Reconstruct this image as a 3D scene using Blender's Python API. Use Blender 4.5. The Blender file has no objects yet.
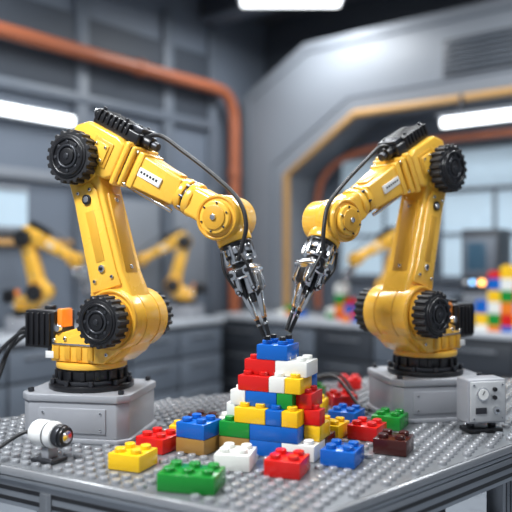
import bpy,bmesh,math,random
from mathutils import Vector,Matrix
random.seed(4)
rad=math.radians
TZ=0.9   # table height
scene=bpy.context.scene
scene.view_settings.view_transform='Standard'
# ---------------------------------------------------------------- materials
def mat(name,col,rough=.4,metal=0,coat=0,noise=.0,nscale=30,emis=None,es=0,bump=0,bscale=200,spec=.5):
    m=bpy.data.materials.new(name); m.use_nodes=True
    nt=m.node_tree; b=nt.nodes['Principled BSDF']
    b.inputs['Base Color'].default_value=(*col,1); b.inputs['Roughness'].default_value=rough
    b.inputs['Metallic'].default_value=metal; b.inputs['Specular IOR Level'].default_value=spec
    b.inputs['Coat Weight'].default_value=coat; b.inputs['Coat Roughness'].default_value=.12
    tc=nt.nodes.new('ShaderNodeTexCoord')
    n=nt.nodes.new('ShaderNodeTexNoise'); n.inputs['Scale'].default_value=nscale; n.inputs['Detail'].default_value=4
    nt.links.new(tc.outputs['Object'],n.inputs['Vector'])
    if noise>0:
        mx=nt.nodes.new('ShaderNodeMix'); mx.data_type='RGBA'
        mx.inputs['A'].default_value=(*[c*(1-noise) for c in col],1)
        mx.inputs['B'].default_value=(*[min(1,c*(1+noise)) for c in col],1)
        nt.links.new(n.outputs['Fac'],mx.inputs['Factor']); nt.links.new(mx.outputs['Result'],b.inputs['Base Color'])
    mr=nt.nodes.new('ShaderNodeMapRange'); mr.inputs['To Min'].default_value=max(0,rough-.07); mr.inputs['To Max'].default_value=min(1,rough+.07)
    nt.links.new(n.outputs['Fac'],mr.inputs['Value']); nt.links.new(mr.outputs['Result'],b.inputs['Roughness'])
    if bump>0:
        n2=nt.nodes.new('ShaderNodeTexNoise'); n2.inputs['Scale'].default_value=bscale
        nt.links.new(tc.outputs['Object'],n2.inputs['Vector'])
        bp=nt.nodes.new('ShaderNodeBump'); bp.inputs['Strength'].default_value=bump; bp.inputs['Distance'].default_value=.002
        nt.links.new(n2.outputs['Fac'],bp.inputs['Height']); nt.links.new(bp.outputs['Normal'],b.inputs['Normal'])
    if emis:
        b.inputs['Emission Color'].default_value=(*emis,1); b.inputs['Emission Strength'].default_value=es
    return m
YEL=mat('yellow_paint',(.86,.48,.055),.27,0,.4,.05,8)
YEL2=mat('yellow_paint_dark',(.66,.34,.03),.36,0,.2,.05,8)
BLK=mat('black_plastic',(.008,.008,.010),.33,0,.1,.2,40)
RUB=mat('black_rubber',(.011,.011,.013),.48,0,0,.2,60)
DGR=mat('dark_grey_metal',(.05,.052,.06),.33,.6,0,.1,30)
SIL=mat('brushed_steel',(.70,.71,.73),.2,1,0,.08,60)
GRY=mat('grey_cast_metal',(.33,.34,.37),.4,.15,.1,.05,20,bump=.15,bscale=400)
PLT=mat('plate_grey',(.185,.195,.21),.32,.3,.1,.06,12)
STD=mat('stud_grey',(.33,.34,.36),.24,.35,.2,.06,12)
ALU=mat('aluminium_profile',(.34,.36,.39),.3,.75,0,.06,20)
WHT=mat('white_plastic',(.78,.78,.77),.35,0,.2,.03,20)
PAN=mat('panel_light_grey',(.52,.53,.54),.4,.1,.1,.04,20)
LBL=mat('label_white',(.8,.8,.78),.5)
COP=mat('copper',(.7,.36,.16),.3,1)
ORG=mat('orange_plastic',(.85,.25,.02),.35,0,.2)
def bm_(n,c): return mat(n,c,.22,0,.12,0,30,spec=.4)
C={'red':bm_('brick_red',(.62,.012,.010)),
   'blue':bm_('brick_blue',(.005,.11,.47)),
   'yellow':bm_('brick_yellow',(.88,.53,.012)),
   'green':bm_('brick_green',(.010,.24,.03)),
   'white':bm_('brick_white',(.78,.78,.74)),
   'brown':bm_('brick_brown',(.05,.010,.008)),
   'tan':bm_('brick_tan',(.33,.18,.05)),
   'orange':bm_('brick_orange',(.8,.20,.015))}
WALLL=mat('wall_slate',(.125,.15,.19),.6,0,0,.12,1.5)
WALLD=mat('wall_dark_slate',(.045,.055,.072),.6,0,0,.12,1.5)
PORT=mat('portal_grey',(.20,.22,.25),.5,0,0,.06,1.5)
CEIL=mat('ceiling_dark',(.08,.09,.105),.7,0,0,.1,1.5)
FLOOR=mat('epoxy_floor',(.24,.265,.30),.28,0,.2,.1,2)
PIPE=mat('pipe_orange',(.33,.095,.04),.45,0,.1,.1,6)
TRIM=mat('trim_ochre',(.46,.26,.09),.5,0,0,.1,6)
BENCH=mat('bench_top',(.45,.48,.52),.35,0,.1,.05,4)
CAB=mat('cabinet_grey',(.11,.13,.16),.45,0,0,.08,4)
CABD=mat('cabinet_dark',(.028,.033,.042),.45,0,0,.08,4)
GLASS=mat('frosted_window',(.36,.46,.54),.25,0,0,.25,1.6,(.6,.76,.88),.30)
LED=mat('led_diffuser',(.9,.9,.9),.5,emis=(.93,.97,1),es=4)
LAMPO=mat('indicator_orange',(.9,.4,.1),.5,emis=(1,.45,.12),es=5)
LAMPB=mat('indicator_blue',(.2,.5,.9),.5,emis=(.3,.6,1),es=4)
SCR=mat('screen',(.02,.05,.08),.2,emis=(.2,.4,.6),es=.1)
# ---------------------------------------------------------------- mesh builder
RX=Matrix.Rotation(rad(90),4,'X'); RY=Matrix.Rotation(rad(90),4,'Y')
T=lambda x,y,z:Matrix.Translation((x,y,z))
RZ=lambda a:Matrix.Rotation(rad(a),4,'Z')
def frame(o,d):
    """local x along d (in the xz plane), y kept"""
    d=Vector((d[0],0,d[1])).normalized()
    return Matrix(((d.x,0,-d.z,o[0]),(0,1,0,0),(d.z,0,d.x,o[1]),(0,0,0,1)))
class B:
    def __init__(s,*mats): s.bm=bmesh.new(); s.mats=list(mats); s.F=Matrix.Identity(4)
    def idx(s,m):
        if m not in s.mats: s.mats.append(m)
        return s.mats.index(m)
    def merge(s,t,M,m,bevel=0,seg=2,ang=35):
        if bevel>0:
            es=[e for e in t.edges if len(e.link_faces)==2 and e.calc_face_angle(0)>rad(ang)]
            bmesh.ops.bevel(t,geom=es,offset=bevel,segments=seg,affect='EDGES',profile=.5,clamp_overlap=True)
        i=s.idx(m)
        for f in t.faces: f.material_index=i
        t.transform(s.F@M)
        me=bpy.data.meshes.new('tmp'); t.to_mesh(me); t.free(); s.bm.from_mesh(me); bpy.data.meshes.remove(me)
    def box(s,m,size,M=Matrix.Identity(4),bevel=.003,seg=2):
        t=bmesh.new(); bmesh.ops.create_cube(t,size=1); t.transform(Matrix.Diagonal((*size,1))); s.merge(t,M,m,bevel,seg)
    def bx(s,m,x0,x1,y0,y1,z0,z1,bevel=.003,seg=2):
        s.box(m,(x1-x0,y1-y0,z1-z0),T((x0+x1)/2,(y0+y1)/2,(z0+z1)/2),bevel,seg)
    def cyl(s,m,r,d,M=Matrix.Identity(4),bevel=0,r2=None,n=32,seg=2):
        t=bmesh.new(); bmesh.ops.create_cone(t,cap_ends=True,segments=n,radius1=r,radius2=r if r2 is None else r2,depth=d)
        s.merge(t,M,m,bevel,seg,ang=50)
    def cy(s,m,r,y0,y1,x,z,bevel=.002,n=32,r2=None):   # axis y
        s.cyl(m,r,abs(y1-y0),T(x,(y0+y1)/2,z)@RX,bevel,r2,n)
    def cx(s,m,r,x0,x1,y,z,bevel=.002,n=32,r2=None):   # axis x
        s.cyl(m,r,abs(x1-x0),T((x0+x1)/2,y,z)@RY,bevel,r2,n)
    def cz(s,m,r,z0,z1,x=0,y=0,bevel=.002,n=32,r2=None):
        s.cyl(m,r,abs(z1-z0),T(x,y,(z0+z1)/2),bevel,r2,n)
    def sph(s,m,r,M,n=28):
        t=bmesh.new(); bmesh.ops.create_uvsphere(t,u_segments=n,v_segments=n//2,radius=r); s.merge(t,M,m)
    def prism(s,m,pts,y0,y1,M=Matrix.Identity(4),bevel=.003,seg=2,ang=20):
        t=bmesh.new()
        a=[t.verts.new((p[0],y0,p[1])) for p in pts]; b=[t.verts.new((p[0],y1,p[1])) for p in pts]
        t.faces.new(a); t.faces.new(b[::-1])
        for i in range(len(pts)):
            j=(i+1)%len(pts); t.faces.new((a[j],a[i],b[i],b[j]))
        bmesh.ops.recalc_face_normals(t,faces=t.faces)
        s.merge(t,M,m,bevel,seg,ang)
    def slab(s,m,pts,z0,z1,bevel=.003):
        t=bmesh.new()
        a=[t.verts.new((p[0],p[1],z0)) for p in pts]; b=[t.verts.new((p[0],p[1],z1)) for p in pts]
        t.faces.new(a); t.faces.new(b[::-1])
        for i in range(len(pts)):
            j=(i+1)%len(pts); t.faces.new((a[j],a[i],b[i],b[j]))
        bmesh.ops.recalc_face_normals(t,faces=t.faces)
        s.merge(t,Matrix.Identity(4),m,bevel)
    def taper(s,m,x0,x1,h0,h1,w0,w1,M=Matrix.Identity(4),bevel=.006,seg=3):
        t=bmesh.new()
        vs=[]
        for x,h,w in((x0,h0,w0),(x1,h1,w1)):
            vs.append([t.verts.new((x,yy*w,zz*h)) for yy,zz in((-1,-1),(1,-1),(1,1),(-1,1))])
        t.faces.new(vs[0]); t.faces.new(vs[1][::-1])
        for i in range(4):
            j=(i+1)%4; t.faces.new((vs[0][j],vs[0][i],vs[1][i],vs[1][j]))
        bmesh.ops.recalc_face_normals(t,faces=t.faces); s.merge(t,M,m,bevel,seg)
    def tube(s,m,pts,r,n=10,sub=8):
        P=[Vector(p) for p in pts]; Q=[]
        if sub>1:
            E=[2*P[0]-P[1]]+P+[2*P[-1]-P[-2]]
            for i in range(1,len(E)-2):
                for k in range(sub):
                    t=k/sub; a,b,c,d=E[i-1],E[i],E[i+1],E[i+2]
                    Q.append(.5*((2*b)+(c-a)*t+(2*a-5*b+4*c-d)*t*t+(3*b-a-3*c+d)*t**3))
            Q.append(P[-1])
        else: Q=P
        t=bmesh.new(); rings=[]; up=None
        for i,q in enumerate(Q):
            d=(Q[min(i+1,len(Q)-1)]-Q[max(i-1,0)]).normalized()
            if up is None: up=d.orthogonal().normalized()
            up=(up-d*up.dot(d)).normalized(); sd=d.cross(up)
            rings.append([t.verts.new(q+r*(math.cos(2*math.pi*k/n)*up+math.sin(2*math.pi*k/n)*sd)) for k in range(n)])
        for a,b in zip(rings,rings[1:]):
            for k in range(n): t.faces.new((a[k],a[(k+1)%n],b[(k+1)%n],b[k]))
        t.faces.new(rings[0][::-1]); t.faces.new(rings[-1])
        bmesh.ops.recalc_face_normals(t,faces=t.faces); s.merge(t,Matrix.Identity(4),m)
    def ring(s,m,R,r,M,n=36,k=10):
        t=bmesh.new(); rs=[]
        for i in range(n):
            a=2*math.pi*i/n
            rs.append([t.verts.new(((R+r*math.cos(2*math.pi*j/k))*math.cos(a),(R+r*math.cos(2*math.pi*j/k))*math.sin(a),r*math.sin(2*math.pi*j/k))) for j in range(k)])
        for i in range(n):
            a,b=rs[i],rs[(i+1)%n]
            for j in range(k): t.faces.new((a[j],b[j],b[(j+1)%k],a[(j+1)%k]))
        bmesh.ops.recalc_face_normals(t,faces=t.faces); s.merge(t,M,m)
    def bolt(s,M,r=.006,h=.005,m=None):
        s.cyl(m or SIL,r,h,M@T(0,0,h/2),.0012,n=6); s.cyl(BLK,r*.45,.001,M@T(0,0,h+.0003),0,n=6)
    def gear(s,R,y0,y1,x,z,near=-1,nt=20):
        """knurled black wheel, axis y, outer face at y0 (near=-1 => outer side is -y)"""
        pts=[]
        for i in range(nt):
            a=2*math.pi*i/nt; w=2*math.pi/nt
            for f,rr in((-.32,.90),(-.22,1),(.22,1),(.32,.90)):
                pts.append((x+R*rr*math.cos(a+f*w),z+R*rr*math.sin(a+f*w)))
        s.prism(RUB,pts,min(y0,y1),max(y0,y1),bevel=.0015,seg=1,ang=60)
        o=y0
        yd=lambda a,b:(o+near*a,o+near*b)
        a,b=yd(-.004,.004); s.cy(BLK,R*.8,a,b,x,z,.003)
        s.ring(BLK,R*.66,.0045,T(x,o+near*.005,z)@RX)
        s.ring(DGR,R*.40,.004,T(x,o+near*.005,z)@RX)
        a,b=yd(0,.009); s.cy(BLK,R*.3,a,b,x,z,.002)
        a,b=yd(0,.012); s.cy(DGR,R*.13,a,b,x,z,.002,n=6)
        for i in range(8):
            q=2*math.pi*i/8
            a,b=yd(0,.007); s.cy(DGR,R*.065,a,b,x+R*.53*math.cos(q),z+R*.53*math.sin(q),.001,n=12)
    def done(s,name,parent=None,mirror=False):
        bm=s.bm
        if mirror:
            bm.transform(Matrix.Diagonal((-1,1,1,1))); bmesh.ops.reverse_faces(bm,faces=bm.faces)
        me=bpy.data.meshes.new(name); bm.to_mesh(me); bm.free()
        for m in s.mats: me.materials.append(m)
        for p in me.polygons: p.use_smooth=True
        me.set_sharp_from_angle(angle=rad(38))
        o=bpy.data.objects.new(name,me); scene.collection.objects.link(o)
        if parent: o.parent=parent
        return o
def empty(name,loc=(0,0,0),rz=0,scale=1):
    e=bpy.data.objects.new(name,None); e.location=loc; e.rotation_euler=(0,0,rad(rz)); e.scale=(scale,)*3
    e.empty_display_size=.1; scene.collection.objects.link(e); return e
# ---------------------------------------------------------------- robot arm
S=(.125,.342); E=(.002,.806); W=(.450,.625)
def robot(loc,rz,mirror,tip,ped_rot):
    e=empty('robotic_arm',loc,rz)
    D=lambda b,n:b.done(n,e,mirror)
    pr=ped_rot
    # pedestal
    b=B(GRY); b.F=RZ(pr)
    def oct_(hx,hy,c): return [(-hx+c,-hy),(hx-c,-hy),(hx,-hy+c),(hx,hy-c),(hx-c,hy),(-hx+c,hy),(-hx,hy-c),(-hx,-hy+c)]
    b.slab(GRY,oct_(.165,.145,.03),0.0005,.014,.003)
    b.slab(GRY,oct_(.158,.138,.028),.014,.114,.004)
    b.slab(GRY,oct_(.163,.143,.03),.114,.136,.005)
    b.bx(GRY,-.10,.10,-.1425,-.13,.028,.098,.003)
    for x in(-.135,.135):
        for y in(-.115,.115): b.bolt(T(x,y,.136),.009,.012,DGR)
    for x in(-.085,.085):
        for z in(.04,.086): b.bolt(T(x,-.1425,z)@RX,.004,.003)
    D(b,'pedestal')
    # turntable
    b=B(BLK)
    b.cz(BLK,.124,.136,.152,0,0,.003,48); b.cz(DGR,.108,.152,.164,0,0,.002,48)
    b.cz(BLK,.098,.164,.196,0,0,.003,48)
    for i in range(16):
        a=2*math.pi*i/16
        b.box(BLK,(.014,.014,.026),T(.1*math.cos(a),.1*math.sin(a),.179)@Matrix.Rotation(a,4,'Z'),.002)
    for i in range(10):
        a=2*math.pi*(i+.5)/10; b.bolt(T(.115*math.cos(a),.115*math.sin(a),.152),.008,.015,DGR)
    D(b,'turntable')
    # turret
    b=B(YEL)
    b.cz(YEL,.104,.196,.214,0,0,.004,48)
    prof=[(-.10,.214),(.115,.214),(.16,.245),(.205,.31),(.205,.35),(.05,.352),(-.02,.31),(-.095,.29)]
    b.prism(YEL,prof,-.055,.055,bevel=.008,seg=3)
    side=[(-.085,.216),(.10,.216),(.15,.255),(.19,.32),(.185,.36),(.06,.36),(.015,.30),(-.08,.27)]
    b.prism(YEL,side,-.085,-.055,bevel=.006); b.prism(YEL,side,.055,.085,bevel=.006)
    for i in range(4): b.bx(YEL2,-.07+i*.04,-.05+i*.04,-.09,-.083,.224,.262,.002)
    b.bx(SIL,-.075,.09,-.089,-.084,.2655,.2705,.001)
    for x,z in((-.07,.278),(-.03,.284),(.115,.245)): b.bolt(T(x,-.085,z)@RX,.006,.005)
    b.bx(WHT,-.10,-.06,-.088,-.083,.225,.245,.001)
    # rear drive motor
    b.bx(BLK,-.215,-.10,-.05,.05,.245,.36,.008,3)
    for i in range(5): b.bx(BLK,-.205+i*.021,-.197+i*.021,-.056,.056,.255,.352,.002)
    b.bx(ORG,-.098,-.078,-.04,.01,.31,.365,.004); b.bx(DGR,-.13,-.07,-.045,-.01,.225,.25,.003)
    b.cz(DGR,.018,.36,.372,-.155,0); b.cy(SIL,.011,-.064,-.05,-.08,.31)
    D(b,'turret')
    # shoulder
    b=B(YEL)
    b.cy(YEL,.088,-.080,.088,*S,.006,48)
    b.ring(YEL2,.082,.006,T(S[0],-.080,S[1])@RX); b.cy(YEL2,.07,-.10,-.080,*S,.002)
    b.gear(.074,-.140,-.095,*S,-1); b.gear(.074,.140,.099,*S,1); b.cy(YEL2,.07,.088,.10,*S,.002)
    b.ring(YEL2,.088,.0025,T(S[0],-.03,S[1])@RX); b.ring(YEL2,.088,.0025,T(S[0],.04,S[1])@RX)
    for i in range(10):
        a=2*math.pi*i/10; b.bolt(T(S[0]+.08*math.cos(a),-.080,S[1]+.08*math.sin(a))@RX,.004,.004,YEL2)
    D(b,'shoulder_joint')
    # lower arm link
    b=B(YEL); dv=(E[0]-S[0],E[1]-S[1]); L=math.hypot(*dv); b.F=frame(S,dv)@T(0,-.012,0)
    hull=[(.0,-.074),(.06,-.070),(.13,-.058),(.38,-.052),(L,-.054),(L+.02,-.02),(L+.02,.03),(L-.02,.060),(.36,.054),(.12,.060),(.05,.074),(0,.074)]
    b.prism(YEL,hull,-.048,.052,bevel=.007,seg=3)
    rim=[(.09,-.050),(.14,-.043),(.37,-.038),(.40,-.024),(.40,.030),(.37,.040),(.14,.046),(.09,.054)]
    b.prism(YEL,rim,-.056,-.046,bevel=.004); b.prism(YEL,rim,.05,.060,bevel=.004)
    b.box(YEL2,(.15,.030,.003),T(.245,-.0560,0)@RX,.001)
    for x,z in((.12,-.028),(.12,.033),(.38,-.018),(.38,.024)): b.bolt(T(x,-.056,z)@RX,.006,.005)
    b.cy(BLK,.015,-.062,-.054,.355,0,.002); b.cy(SIL,.009,-.064,-.056,.355,0,.001)
    b.cy(SIL,.011,-.062,-.054,.15,.0,.002); b.cy(BLK,.006,-.064,-.054,.15,.0,.002)
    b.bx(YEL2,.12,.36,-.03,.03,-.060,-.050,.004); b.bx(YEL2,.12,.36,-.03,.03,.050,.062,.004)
    for x in(.14,.34): b.box(SIL,(.012,.012,.004),T(x,0,-.061),.001)
    D(b,'lower_arm')
    # elbow
    b=B(YEL)
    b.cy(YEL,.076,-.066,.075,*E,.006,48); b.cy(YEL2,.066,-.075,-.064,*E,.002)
    b.gear(.078,-.112,-.073,*E,-1); b.cy(YEL2,.06,.075,.09,*E,.003); b.cy(BLK,.045,.09,.11,*E,.003)
    D(b,'elbow_joint')
    # forearm
    O=(.05,.838); dv=(W[0]-O[0],W[1]-O[1]); L=math.hypot(*dv)
    b=B(YEL); b.F=frame(O,dv)
    b.prism(YEL,[(-.085,-.045),(-.03,-.068),(.075,-.068),(.10,-.05),(.10,.05),(.07,.062),(-.045,.062),(-.085,.030)],-.066,.066,bevel=.009,seg=3)
    b.prism(YEL2,[(-.0,-.04),(.07,-.04),(.07,.036),(-.0,.036)],-.070,-.064,bevel=.003)
    b.prism(YEL,[(.01,-.03),(.06,-.03),(.06,.026),(.01,.026)],-.075,-.068,bevel=.003)
    for x,z in((.018,-.022),(.052,-.022),(.018,.018),(.052,.018)): b.bolt(T(x,-.075,z)@RX,.0045,.004)
    b.bx(YEL,.098,.116,-.066,.066,-.070,.064,.007,3); b.bx(DGR,.116,.121,-.056,.056,-.056,.054,.003)
    b.bx(YEL,.121,.137,-.062,.062,-.062,.060,.007,3)
    for z in(-.05,.048):
        for y in(-.05,.05): b.cx(SIL,.006,.137,.144,y,z,.001,6)
    b.taper(YEL,.137,.30,.050,.038,.048,.040)
    b.bx(LBL,.165,.245,-.0485,-.042,-.012,.014,.001)
    for i in range(6): b.bx(BLK,.172+i*.011,.179+i*.011,-.0490,-.047,-.001,.006,.0003)
    b.bx(YEL2,.15,.28,-.02,.02,.036,.047,.005); b.bx(YEL,.145,.165,-.052,.052,-.053,.053,.004)
    b.bx(YEL2,.16,.26,-.025,.025,-.055,-.043,.003); b.cx(SIL,.006,.137,.298,-.02,-.056)
    b.cx(YEL,.048,.298,.318,0,0,.004,36); b.cx(BLK,.042,.318,.326,0,0,.002,36); b.cx(YEL,.050,.326,.35,0,0,.005,36)
    for i in range(8):
        a=2*math.pi*i/8; b.cx(DGR,.004,.312,.33,.045*math.cos(a),.045*math.sin(a),.001,8)
    b.bx(YEL,.34,L,-.043,.043,-.042,.042,.012,3)
    D(b,'forearm')
    # motor pack on forearm
    b=B(BLK); b.F=frame(O,dv)@T(.0,0,.083)
    b.bx(BLK,-.05,.12,-.045,.045,-.024,.012,.006,3)
    for i in range(7): b.bx(BLK,-.04+i*.018,-.03+i*.018,-.05,.05,-.01,.024,.002)
    b.bx(DGR,.075,.115,-.035,.035,.012,.028,.004); b.cx(BLK,.02,.115,.15,-.01,-.003,.003); b.cx(DGR,.013,.145,.17,-.01,-.003,.002)
    b.cx(BLK,.016,-.085,-.045,.01,.0,.003); b.cx(SIL,.010,-.095,-.08,.01,.0,.002)
    for x,y in((-.035,-.03),(.05,-.03),(.095,-.02),(.095,.02)): b.bolt(T(x,y,.024),.006,.008,DGR)
    D(b,'motor_pack')
    # wrist
    b=B(YEL)
    b.sph(YEL,.064,T(W[0],0,W[1])@Matrix.Diagonal((1,.85,1,1)))
    b.cy(YEL,.062,-.062,.062,*W,.006,48); b.ring(YEL2,.056,.005,T(W[0],-.061,W[1])@RX)
    b.cy(YEL,.044,-.078,-.06,*W,.005,36); b.cy(YEL2,.033,-.083,-.076,*W,.003,36); b.cy(SIL,.009,-.088,-.08,*W,.002,6)
    for i in range(6):
        a=2*math.pi*i/6+.3; b.bolt(T(W[0]+.0385*math.cos(a),-.078,W[1]+.0385*math.sin(a))@RX,.0035,.003,DGR)
    b.cy(YEL,.046,.06,.075,*W,.005,36); b.cy(BLK,.03,.075,.085,*W,.003,36)
    D(b,'wrist_joint')
    # gripper
    dv2=(tip[0]-W[0],tip[1]-W[1]); LT=math.hypot(*dv2); b=B(SIL); b.F=frame(W,dv2)
    b.cx(YEL,.048,.045,.074,0,0,.005,36); b.cx(BLK,.046,.074,.084,0,0,.003,36)
    b.cx(SIL,.042,.084,.106,0,0,.004,36); b.cx(BLK,.036,.106,.114,0,0,.003,12); b.cx(SIL,.040,.114,.130,0,0,.004,36)
    for i in range(8):
        a=2*math.pi*i/8; b.cx(SIL,.006,.080,.126,.042*math.cos(a),.042*math.sin(a),.001,8)
    b.cx(BLK,.030,.130,.142,0,0,.002,30)
    b.bx(SIL,.140,.172,-.028,.028,-.034,.034,.006,3); b.bx(BLK,.146,.166,-.033,.033,-.012,.012,.002)
    for zz in(-.024,.024):
        b.cy(SIL,.014,-.040,.040,.156,zz,.002,20); b.cy(BLK,.007,-.044,.044,.156,zz,.001,6)
    for sg in(-1,1):
        z=sg*.024
        for ya,yb in((-.028,-.014),(.014,.028)):
            b.prism(SIL,[(.155,z-.012),(.155,z+.012),(.205,z*1.05+.010),(.218,z*1.0),(.205,z*1.05-.010)],ya,yb,bevel=.003)
        b.prism(BLK,[(.170,z-.011),(.170,z+.011),(.222,z*.85+.008),(.232,z*.7)],-.013,.013,bevel=.003)
        b.cy(BLK,.007,-.032,.032,.205,z,.001,16); b.cy(SIL,.004,-.035,.035,.205,z,.001,12)
        b.prism(SIL,[(.215,z*.9-.008),(.215,z*.9+.008),(.25,z*.7+.007),(.285,z*.5+.004),(.285,z*.5-.004),(.25,z*.7-.007)],-.011,.011,bevel=.003)
        b.tube(BLK,[(.28,0,z*.5),(LT-.012,0,z*.34),(LT,0,z*.30)],.0055,8,1)
        b.cx(COP,.0075,.278,.288,0,z*.5,.001,12)
        b.cx(SIL,.0068,.300,.306,0,z*.43,.001,12)
    b.cx(SIL,.013,.168,.215,0,0,.002,20); b.cx(BLK,.009,.215,.24,0,0,.002,16)
    b.tube(RUB,[(.09,-.045,.02),(.14,-.050,.034),(.20,-.035,.030)],.004,8)
    b.tube(RUB,[(.09,-.040,-.03),(.14,-.046,-.036),(.19,-.032,-.030)],.004,8)
    D(b,'gripper')
    # hose
    b=B(BLK)
    g=Vector((dv2[0],0,dv2[1])).normalized()
    endp=Vector((W[0],0,W[1]))+g*.10
    b.tube(RUB,[(.185,-.01,.862),(.25,-.02,.862),(.325,-.03,.815),(.43,-.04,.740),(.505,-.045,.672),(.53,-.05,.61),(endp.x+.035,-.05,endp.z+.02),(endp.x+.02,-.045,endp.z-.02)],.006)
    D(b,'hose')
    return e
rl=robot((-.49,2.10,TZ),-24,False,(.567,.310),14)
rr=robot((.565,2.35,TZ),40,True,(.622,.314),30)
def clone(src,loc,rz,sc):
    e=empty('robotic_arm',loc,rz,sc)
    for c in src.children:
        o=bpy.data.objects.new(c.name.split('.')[0],c.data); scene.collection.objects.link(o); o.parent=e
# ---------------------------------------------------------------- table
POLY=[(.072,1.367),(1.25,2.438),(1.25,3.0),(.45,3.0),(-1.1,2.114),(-1.1,2.013)]
bricks=[] # (x,y,rz,nx,ny,layer,color)
P=.045; H=.0408; GR=-29
def sc(x,y,c,rz=GR,nx=2,ny=2,l=0): bricks.append((x,y,rz,nx,ny,l,c))
sc(-.305,1.745,'yellow',-22); sc(-.145,1.585,'green',-14,3,2); sc(.075,1.69,'red',-20); sc(-.050,1.745,'white',-12)
sc(.218,1.775,'blue',-24); sc(-.262,1.90,'red'); sc(-.153,1.89,'tan'); sc(-.153,1.89,'blue',l=1)
sc(-.16,2.11,'brown',-29,2,2); sc(-.20,2.01,'yellow',-10,2,1); sc(-.06,2.13,'white',-29); sc(.215,2.045,'yellow'); sc(.320,2.025,'red')
sc(.368,1.88,'brown',-25); sc(.41,2.15,'green',-29); sc(.285,2.21,'blue',-29); sc(.13,2.14,'red',-20); sc(-.02,2.27,'green',-29)
sc(.30,2.46,'red',10); sc(.20,2.60,'green',-30); sc(.17,2.38,'yellow',-20,3,2); sc(.37,2.78,'red',-5); sc(.02,2.45,'orange',15,2,1)
TC=(.06,1.91); TR=-24
def inrect(px,py,x,y,rz,hx,hy):
    a=rad(-rz); dx,dy=px-x,py-y
    u=dx*math.cos(a)-dy*math.sin(a); v=dx*math.sin(a)+dy*math.cos(a); return abs(u)<hx and abs(v)<hy
mg=.0125
BLOCK=[(b[0],b[1],b[2],b[3]*P/2+mg,b[4]*P/2+mg) for b in bricks]
BLOCK+=[(TC[0],TC[1],TR,3*P+mg,2*P+mg),(-.49,2.10,-10,.178,.158),(.565,2.35,10,.178,.158),(.672,2.10,12,.075,.05),(-.525,1.79,-30,.055,.05)]
def inside(x,y,mg):
    n=len(POLY)
    for i in range(n):
        (x0,y0),(x1,y1)=POLY[i],POLY[(i+1)%n]
        ex,ey=x1-x0,y1-y0; l=math.hypot(ex,ey)
        if (ex*(y-y0)-ey*(x-x0))/l<mg: return False
    return True
tb=empty('studded_worktable',(0,0,TZ))
b=B(PLT); b.slab(STD,POLY,-.022,-.0015,.003); b.slab(PLT,[(x+(.15-x)*.008,y+(2.25-y)*.012) for x,y in POLY],-.004,0,0); b.slab(ALU,[(x*.995,y*.998+.004) for x,y in POLY],-.034,-.024,.002)
b.done('top_plate',tb)
b=B(STD); t=b.bm; n=12; r=.0118; h=.009; pit=.0365
for i in range(-80,80):
    for j in range(-80,80):
        u,v=i*pit,j*pit; a=rad(GR); x=u*math.cos(a)-v*math.sin(a); y=1.9+u*math.sin(a)+v*math.cos(a)
        if not inside(x,y,.024): continue
        if any(inrect(x,y,*q) for q in BLOCK): continue
        R=[]
        for rr_,zz in((r,-.001),(r,h*.7),(r*.82,h)):
            R.append([t.verts.new((x+rr_*math.cos(2*math.pi*k/n),y+rr_*math.sin(2*math.pi*k/n),zz)) for k in range(n)])
        for A,Bq in zip(R,R[1:]):
            for k in range(n): t.faces.new((A[k],A[(k+1)%n],Bq[(k+1)%n],Bq[k]))
        t.faces.new(R[-1])
b.done('studs',tb)
b=B(ALU)
def rail(b,p,q,z0,z1,w,m=ALU):
    p,q=Vector(p),Vector(q); d=q-p; L=d.length; a=math.atan2(d.y,d.x)
    M=T(*((p+q)/2),(z0+z1)/2)@Matrix.Rotation(a,4,'Z')
    b.box(m,(L,w,z1-z0),M,.004)
    hgt=z1-z0
    for sd in(-1,1):
        b.box(BLK,(L-.02,.002,hgt*.16),M@T(0,sd*w/2,hgt*.18),0); b.box(BLK,(L-.02,.002,hgt*.16),M@T(0,sd*w/2,-hgt*.22),0)
cx_,cy_=.15,2.25
IN=[(x+(cx_-x)*.035,y+(cy_-y)*.045) for x,y in POLY]
for i in range(6): rail(b,IN[i],IN[(i+1)%6],-.10,-.036,.045)
def leg(x,y,rz=0):
    M=T(x,y,-.46)@RZ(rz); b.box(ALU,(.055,.055,.82),M,.004)
    for dx in(-.012,.012): b.box(DGR,(.006,.002,.8),M@T(dx,-.0275,0),0)
    b.box(BLK,(.07,.07,.022),T(x,y,-.886)@RZ(rz),.004)
for (x,y) in((.10,1.47),(.70,2.02),(1.18,2.50),(1.18,2.93),(.47,2.93),(-1.03,2.07),(-.50,1.72)): leg(x,y,42)
for a_,c_ in(((.10,1.47),(.70,2.02)),((.70,2.02),(1.18,2.50)),((.10,1.47),(-.50,1.72)),((-.50,1.72),(-1.03,2.07))):
    rail(b,a_,c_,-.26,-.21,.035)
    rail(b,a_,c_,-.78,-.73,.035)
b.done('frame',tb)
b=B(CABD); b.F=T(.34,2.05,-.30)@RZ(42)
b.bx(CABD,-.2,.2,-.12,.12,-.13,.12,.01); b.cy(BLK,.05,-.15,-.12,.1,.0,.006); b.cy(BLK,.05,-.15,-.12,-.05,.0,.006); b.bx(ALU,-.21,.21,-.13,.13,-.15,-.13,.003)
b.bx(ALU,-.2,.2,-.02,.02,.12,.2,.003)
b.done('drive_unit',tb)
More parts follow.
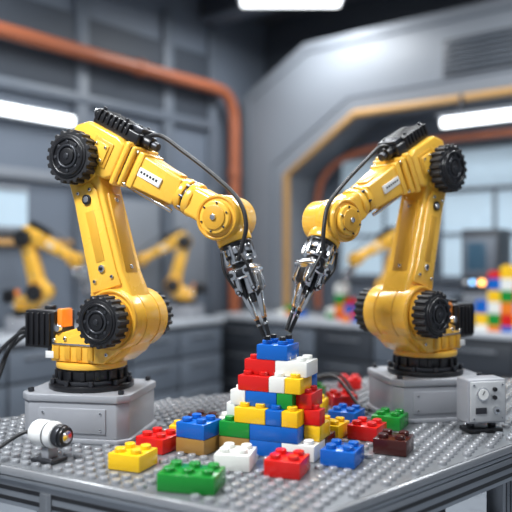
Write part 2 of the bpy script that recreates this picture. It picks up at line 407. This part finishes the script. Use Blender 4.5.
# ---------------------------------------------------------------- bricks
def brick(b,m,cx,cy,z,nx,ny,M=Matrix.Identity(4)):
    g=.0008
    b.box(m,(nx*P-g,ny*P-g,H-.0008),M@T(cx,cy,z+H/2),.0022,2)
    for i in range(nx):
        for j in range(ny):
            b.cyl(m,.0135,.0105,M@T(cx+(i-(nx-1)/2)*P,cy+(j-(ny-1)/2)*P,z+H+.005),.0015,n=20,seg=1)
for (x,y,rz,nx,ny,l,c) in bricks:
    b=B(C[c]); brick(b,C[c],0,0,0,nx,ny); o=b.done('building_brick'); o.location=(x,y,TZ+l*H+.0008); o.rotation_euler=(0,0,rad(rz))
layers=[
 [(-3,-2,2,2,'tan'),(-1,-2,2,2,'blue'),(1,-2,2,2,'white'),(-3,0,2,2,'yellow'),(-1,0,2,2,'red'),(1,0,2,2,'brown')],
 [(-3,-2,2,2,'green'),(-1,-2,3,2,'blue'),(2,-1,1,2,'yellow'),(-3,0,2,2,'blue'),(-1,0,2,2,'red'),(1,0,1,2,'brown')],
 [(-3,-1,1,2,'white'),(-2,-2,2,2,'yellow'),(0,-2,1,2,'blue'),(1,-2,1,2,'yellow'),(2,-1,1,1,'red'),(-2,0,2,2,'blue'),(0,0,2,2,'green')],
 [(-2.5,-1.5,1,2,'white'),(-1.5,-1.5,2,2,'blue'),(.5,-1.5,1,2,'green'),(1.5,-1,1,2,'red'),(-1.5,.5,2,1,'white'),(.5,.5,1,1,'brown')],
 [(-2,-1.5,2,2,'red'),(0,-1.5,1,2,'white'),(1,-1.5,1,2,'yellow'),(-2,.5,2,1,'white'),(0,.5,2,1,'blue')],
 [(-1.8,-1,2,2,'red'),(.2,-1,2,2,'white')],
 [(-1,-1,2,2,'blue')]]
b=B(C['blue'])
for l,Ls in enumerate(layers):
    for x0,y0,nx,ny,c in Ls: brick(b,C[c],(x0+nx/2)*P,(y0+ny/2)*P,l*H,nx,ny)
for dx in(-.0225,.0225):
    for dy in(-.0225,.0225): b.cyl(BLK,.009,.012,T(dx,dy,7*H+.015),.002,n=16)
o=b.done('building_brick_tower'); o.location=(*TC,TZ+.0008); o.rotation_euler=(0,0,rad(TR))
# ---------------------------------------------------------------- small devices
e=empty('inspection_camera',(-.525,1.79,TZ+.001),-30,.84)
b=B(WHT)
b.bx(DGR,-.045,.04,-.035,.035,0,.012,.003); b.bx(GRY,-.015,.015,-.02,.02,.012,.045,.003)
b.cx(WHT,.040,-.06,.035,0,.082,.014,36); b.cx(DGR,.0405,.0,.008,0,.082,.002,36)
b.cx(DGR,.034,.033,.058,0,.082,.004,36); b.cx(BLK,.030,.058,.070,0,.082,.004,36); b.cx(SIL,.018,.07,.073,0,.082,.001,30)
b.cx(WHT,.022,-.075,-.058,0,.082,.006,30); b.bolt(T(-.03,-.025,.012),.005,.005); b.bolt(T(.03,-.025,.012),.005,.005)
b.tube(RUB,[(-.07,0,.082),(-.10,-.02,.075),(-.115,-.08,.05),(-.11,-.16,.02),(-.10,-.20,-.06),(-.09,-.20,-.2),(-.08,-.2,-.6)],.006)
b.done('body',e)
e=empty('control_box',(.672,2.10,TZ+.001),12)
b=B(PAN)
b.bx(BLK,-.055,.055,-.032,.032,0,.014,.004); b.cz(DGR,.012,.014,.03,-.035,0); b.cz(DGR,.012,.014,.03,.035,0)
b.bx(GRY,-.062,.062,-.036,.036,.03,.160,.006,3); b.bx(PAN,-.056,.056,-.040,-.034,.036,.154,.004)
for x in(-.046,.046):
    for z in(.046,.144): b.bolt(T(x,-.04,z)@RX,.004,.003)
b.cy(SIL,.020,-.046,-.04,-.018,.118,.002,28); b.cy(LBL,.016,-.0475,-.045,-.018,.118,.0,28); b.box(BLK,(.002,.001,.013),T(-.018,-.048,.122)@Matrix.Rotation(rad(30),4,'Y'),0)
for j in range(2): b.cy(BLK,.0065,-.048,-.04,.020,.107+j*.024,.001,16)
b.bx(DGR,-.04,-.005,-.043,-.04,.06,.078,.001); b.cy(SIL,.011,-.05,-.04,.025,.07,.002,20); b.cy(DGR,.005,-.053,-.05,.025,.07,.001,16)
b.done('housing',e)
b=B(RUB)
for k,(dy,dz) in enumerate(((0,0),(.03,.02),(-.03,.01))):
    b.tube(RUB,[(-.70-.004*k,2.193+dy,TZ+.30-dz),(-.735,2.20+dy,TZ+.29-dz),(-.775-.01*k,2.19+dy,TZ+.22),(-.80-.012*k,2.16+dy*.8,TZ+.13),(-.85,2.13+dy*.6,TZ+.06),(-.95,2.09+dy*.5,TZ+.03),(-1.2,2.05+dy,TZ+.03-.02*k),(-1.32,2.05+dy,TZ-.2),(-1.36,2.05+dy,.02)],.0065)
b.done('power_cable')
b=B(RUB)
b.tube(RUB,[(.22,2.50,TZ+.09),(.28,2.44,TZ+.10),(.34,2.34,TZ+.03),(.37,2.29,TZ+.02)],.006)
b.tube(RUB,[(.10,2.50,TZ+.02),(.16,2.56,TZ+.06),(.30,2.60,TZ+.085),(.36,2.55,TZ+.02)],.006)
b.done('signal_cable')
# ---------------------------------------------------------------- room (local frame: corner at origin)
K=(-.16,7.2); RM=T(K[0],K[1],0)@RZ(-39)
def room(b,name,parent=None):
    o=b.done(name,parent)
    if not parent: o.matrix_world=RM
    return o
def w(x,y,z): return RM@Vector((x,y,z))
CH=3.9
b=B(FLOOR); b.bx(FLOOR,-.1,8,-8,.55,-.1,0,0)
room(b,'floor')
b=B(CEIL); b.bx(CEIL,-.1,8,-8,.55,CH,CH+.1,0); room(b,'ceiling')
for i in range(7):
    b=B(WALLD); y=-.55-i*1.15
    b.bx(WALLD,.06,7.9,y-.08,y+.08,CH-.22,CH-.001,.005); b.bx(CAB,.06,7.9,y-.12,y+.12,CH-.25,CH-.22,.004)
    room(b,'trim_%d'%(i+1))
b=B(WALLL); b.bx(WALLL,-.1,0,-8,.55,0,CH,0)
for y in(-7,-6,-4.75,-3.5,-2.0,-1.05,-.45): b.bx(CAB,0,.05,y-.06,y+.06,0,CH-.26,.006)
b.bx(WALLD,0,.03,-7.9,-.5,2.72,3.35,.004); b.bx(CAB,0,.06,-7.9,-.5,2.64,2.72,.004); b.bx(PORT,0,.05,-7.9,-.5,1.99,2.07,.004)
b.bx(PORT,0,.025,-1.95,-1.15,1.1,1.9,.004); b.bx(PORT,0,.025,-.97,-.52,1.1,1.9,.004)
b.bx(TRIM,0,.05,-7.9,-2.1,1.50,1.55,.004)
room(b,'wall_left')
b=B(WALLD); b.bx(WALLL,0,8,.45,.55,0,CH,0); b.bx(WALLD,0,8,.40,.45,3.3,CH,0); room(b,'wall_right')
# portal
b=B(PORT)
out=[(.1,0),(.1,3.0),(.864,3.42),(6.6,3.42),(7.3,3.0),(7.3,0)]
inn=[(.66,.3),(.66,2.2),(1.41,2.69),(5.6,2.69),(6.3,2.2),(6.3,.3)]
t=bmesh.new(); vv=[]
for y in(-.1,.449):
    vv.append(([t.verts.new((p[0],y,p[1])) for p in out],[t.verts.new((p[0],y,p[1])) for p in inn]))
for i in range(6):
    j=(i+1)%6
    t.faces.new((vv[0][0][i],vv[0][0][j],vv[0][1][j],vv[0][1][i])); t.faces.new((vv[1][0][j],vv[1][0][i],vv[1][1][i],vv[1][1][j]))
    t.faces.new((vv[0][0][j],vv[0][0][i],vv[1][0][i],vv[1][0][j])); t.faces.new((vv[0][1][i],vv[0][1][j],vv[1][1][j],vv[1][1][i]))
bmesh.ops.recalc_face_normals(t,faces=t.faces); b.merge(t,Matrix.Identity(4),PORT,.01)
b.tube(CAB,[(.2,-.102,.1),(.2,-.102,2.95),(.9,-.102,3.32),(6.5,-.102,3.32)],.012,6,1)
b.tube(CAB,[(.5,-.102,.1),(.5,-.102,2.30),(1.35,-.102,2.84),(5.6,-.102,2.84)],.010,6,1)
room(b,'trim_8')
b=B(TRIM); b.tube(TRIM,[(.67,-.11,.3),(.67,-.11,2.19),(1.42,-.11,2.68),(5.6,-.11,2.68),(6.3,-.11,2.2)],.035,10,1); room(b,'trim_9')
b=B(TRIM); b.tube(PIPE,[(.82,.2,.92),(.82,.2,1.5),(.82,.2,2.0),(.95,.2,2.25),(1.25,.2,2.38),(1.8,.2,2.42),(3,.2,2.42),(6.2,.2,2.42)],.032,12); room(b,'interior_pipe')
for i,(x0,x1) in enumerate(((.95,1.9),(2.0,2.95),(3.05,4.0),(4.1,5.0))):
    b=B(GLASS); b.bx(GLASS,x0,x1,.43,.448,1.25,2.35,0)
    b.bx(CAB,x0-.04,x1+.04,.40,.445,2.35,2.41,.004); b.bx(CAB,x0-.04,x1+.04,.40,.445,1.19,1.25,.004)
    b.bx(CAB,x0-.04,x0,.40,.445,1.25,2.35,.004); b.bx(CAB,x1,x1+.04,.40,.445,1.25,2.35,.004)
    b.bx(CAB,x0,x1,.41,.445,1.98,2.02,.002); b.bx(CAB,x0,x1,.41,.445,1.60,1.63,.002); b.bx(CAB,(x0+x1)/2-.015,(x0+x1)/2+.015,.41,.445,1.25,2.0,.002)
    room(b,'window_%d'%(i+1))
b=B(GLASS); b.bx(GLASS,.03,.045,-5.5,-2.5,1.64,1.90,0); b.bx(PORT,.03,.06,-5.5,-2.5,1.90,1.94,0); b.bx(PORT,.03,.06,-5.5,-2.5,1.60,1.64,0); room(b,'window_5')
# vent
b=B(CAB); b.bx(CABD,2.25,3.0,-.115,-.101,2.87,3.17,.004)
for i in range(7): b.bx(CAB,2.27,2.98,-.135,-.11,2.89+i*.04,2.905+i*.04,.003)
room(b,'air_vent')
# pipe
b=B(PIPE)
b.tube(PIPE,[(.16,-7.9,3.01),(.16,-4,3.01),(.16,-1.0,3.01),(.16,-.55,3.01),(.16,-.38,2.96),(.16,-.30,2.83),(.16,-.28,2.6),(.16,-.28,1.6),(.16,-.28,.005)],.056,14,6)
for y in(-6,-4.5,-3,-1.5): b.cy(PIPE,.07,y-.03,y+.03,.16,3.01)
for y in(-5.2,-2.2): b.bx(DGR,.062,.16,y-.02,y+.02,2.98,3.04)
b.cz(PIPE,.07,2.2,2.26,.16,-.28)
room(b,'overhead_pipe')
# lamps
b=B(LED); b.bx(LED,.065,.10,-5.2,-2.12,2.44,2.51,.005); b.bx(PORT,.002,.07,-5.25,-2.07,2.42,2.53,.004); room(b,'wall_light')
b=B(LED); b.bx(LED,2.25,3.3,-.16,-.12,2.46,2.53,.006); b.bx(PORT,2.22,3.33,-.17,-.105,2.53,2.56,.004); b.bx(DGR,2.4,2.43,-.15,-.12,2.56,2.70,0); b.bx(DGR,3.1,3.13,-.15,-.12,2.56,2.70,0); room(b,'linear_light')
def area(sx,sy,p,col=(.95,.98,1)):
    l=bpy.data.lights.new('panel_lamp','AREA'); l.shape='RECTANGLE'; l.size=sx; l.size_y=sy; l.energy=p; l.color=col
    o=bpy.data.objects.new('panel_lamp_light',l); scene.collection.objects.link(o); return o
def ceil_lamp(X,Y,z,sx,sy,p,rz=-39):
    e=empty('ceiling_light',(X,Y,0),rz)
    b=B(LED); b.bx(LED,-sx/2,sx/2,-sy/2,sy/2,z,z+.03,.003); b.bx(PORT,-sx/2-.03,sx/2+.03,-sy/2-.03,sy/2+.03,z+.03,z+.07,.004)
    for x in(-sx/2+.05,sx/2-.05): b.bx(DGR,x-.01,x+.01,-.01,.01,z+.07,CH-.26,0)
    b.done('fixture',e)
    o=area(sx,sy,p); o.parent=e; o.location=(0,0,z-.01)
ceil_lamp(.30,5.85,3.60,.85,.6,40,0)
ceil_lamp(-1.2,.9,3.0,.8,.45,110)
ceil_lamp(1.2,1.5,3.3,.9,.35,34)
ceil_lamp(.1,2.9,3.45,1.3,.4,46)
ceil_lamp(-1.2,3.9,3.6,1.3,.5,48)
ceil_lamp(1.7,3.9,3.6,1.3,.5,56)
# benches
def bench(name,x0,x1,y0,y1,front):
    b=B(BENCH); b.bx(BENCH,x0,x1,y0,y1,.86,.899,.006)
    ix=.03
    b.bx(CABD,x0+ix,x1-ix,y0+ix,y1-ix,.002,.86,.004)
    if front=='y':
        n=int((x1-x0)/.5)
        for i in range(n):
            a=x0+ix+i*(x1-x0-2*ix)/n; c=a+(x1-x0-2*ix)/n
            for z0,z1 in((.1,.36),(.38,.6),(.62,.82)):
                b.bx(CAB if i%2 else CABD,a+.01,c-.01,y0+ix-.02,y0+ix,z0,z1,.003); b.bx(ALU,a+.12,c-.12,y0+ix-.035,y0+ix-.02,z1-.06,z1-.045,.002)
    else:
        n=int((y1-y0)/.5)
        for i in range(n):
            a=y0+ix+i*(y1-y0-2*ix)/n; c=a+(y1-y0-2*ix)/n
            for z0,z1 in((.1,.36),(.38,.6),(.62,.82)):
                b.bx(CAB,x1-ix,x1-ix+.02,a+.01,c-.01,z0,z1,.003); b.bx(ALU,x1-ix+.02,x1-ix+.035,a+.12,c-.12,z1-.06,z1-.045,.002)
    room(b,name)
bench('workbench',.1,.68,-5.6,-1.0,'x')
bench('workbench.001',.35,5.2,-.78,-.19,'y')
# background robots
for (x,y,rz,src,s_) in((.38,-2.72,-12,rl,.80),(.42,-1.22,0,rr,.80)):
    p=w(x,y,.9); clone(src,p,rz,s_)
p=w(2.0,-.42,.9); clone(rr,p,15,.80)
# background machine
e=empty('machine_cabinet',w(2.70,-.36,.9),-39)
b=B(CABD); b.bx(CABD,-.14,.14,-.13,.13,0,.72,.01); b.bx(CAB,-.12,.12,-.14,-.13,.38,.66,.004); b.bx(SCR,-.09,.05,-.145,-.14,.42,.62,.002)
b.cy(LAMPO,.02,-.155,-.13,.09,.33,.002); b.cy(LAMPO,.02,-.155,-.13,.02,.33,.002); b.cy(LAMPB,.014,-.155,-.13,-.05,.33,.002); b.cy(WHT,.014,-.155,-.13,-.10,.33,.002)
b.bx(ALU,-.13,.13,-.135,-.13,.05,.25,.003)
b.done('cabinet',e)
e=empty('test_instrument',w(2.33,-.34,.9),-39)
b=B(CAB); b.bx(CAB,-.12,.12,-.12,.12,0,.22,.01); b.bx(SCR,-.09,.02,-.125,-.12,.06,.18,.002); b.cy(WHT,.016,-.14,-.12,.07,.14,.002); b.cy(LAMPB,.012,-.14,-.12,.07,.06,.002); b.done('cabinet',e)
# background brick piles
cs=['red','blue','yellow','white','green','orange']
def pile(x,y,cols,rz=0):
    """cols: heights of the adjacent brick columns"""
    b=B(C['red']); q=int(abs(x*13+y*7))
    for i,hh in enumerate(cols):
        for l in range(hh):
            brick(b,C[cs[(q+i*2+l*5+(l//2))%6]],(i-(len(cols)-1)/2)*2*P,0,l*H,2,2)
    o=b.done('building_brick_pile'); o.matrix_world=RM@T(x,y,.9)@RZ(rz)
pile(1.52,-.48,(2,7,4)); pile(2.92,-.64,(5,10,11,8)); pile(2.58,-.68,(2,1)); pile(1.02,-.50,(1,2,1)); pile(1.75,-.68,(1,2))
pile(.45,-2.15,(2,4,3),90); pile(.45,-3.45,(2,3,1),90); pile(.45,-1.72,(2,1),90)
# ---------------------------------------------------------------- world & camera
wd=bpy.data.worlds.new('world'); scene.world=wd; wd.use_nodes=True
bg=wd.node_tree.nodes['Background']; bg.inputs[0].default_value=(.80,.88,1,1); bg.inputs[1].default_value=.38
cam=bpy.data.cameras.new('camera'); co=bpy.data.objects.new('camera',cam); scene.collection.objects.link(co)
co.location=(0,0,TZ+.523); co.rotation_euler=(rad(90),0,0)
cam.sensor_width=36; cam.lens=36*703/512; cam.clip_start=.05
cam.dof.use_dof=True; cam.dof.focus_distance=1.93; cam.dof.aperture_fstop=1.25
scene.camera=co
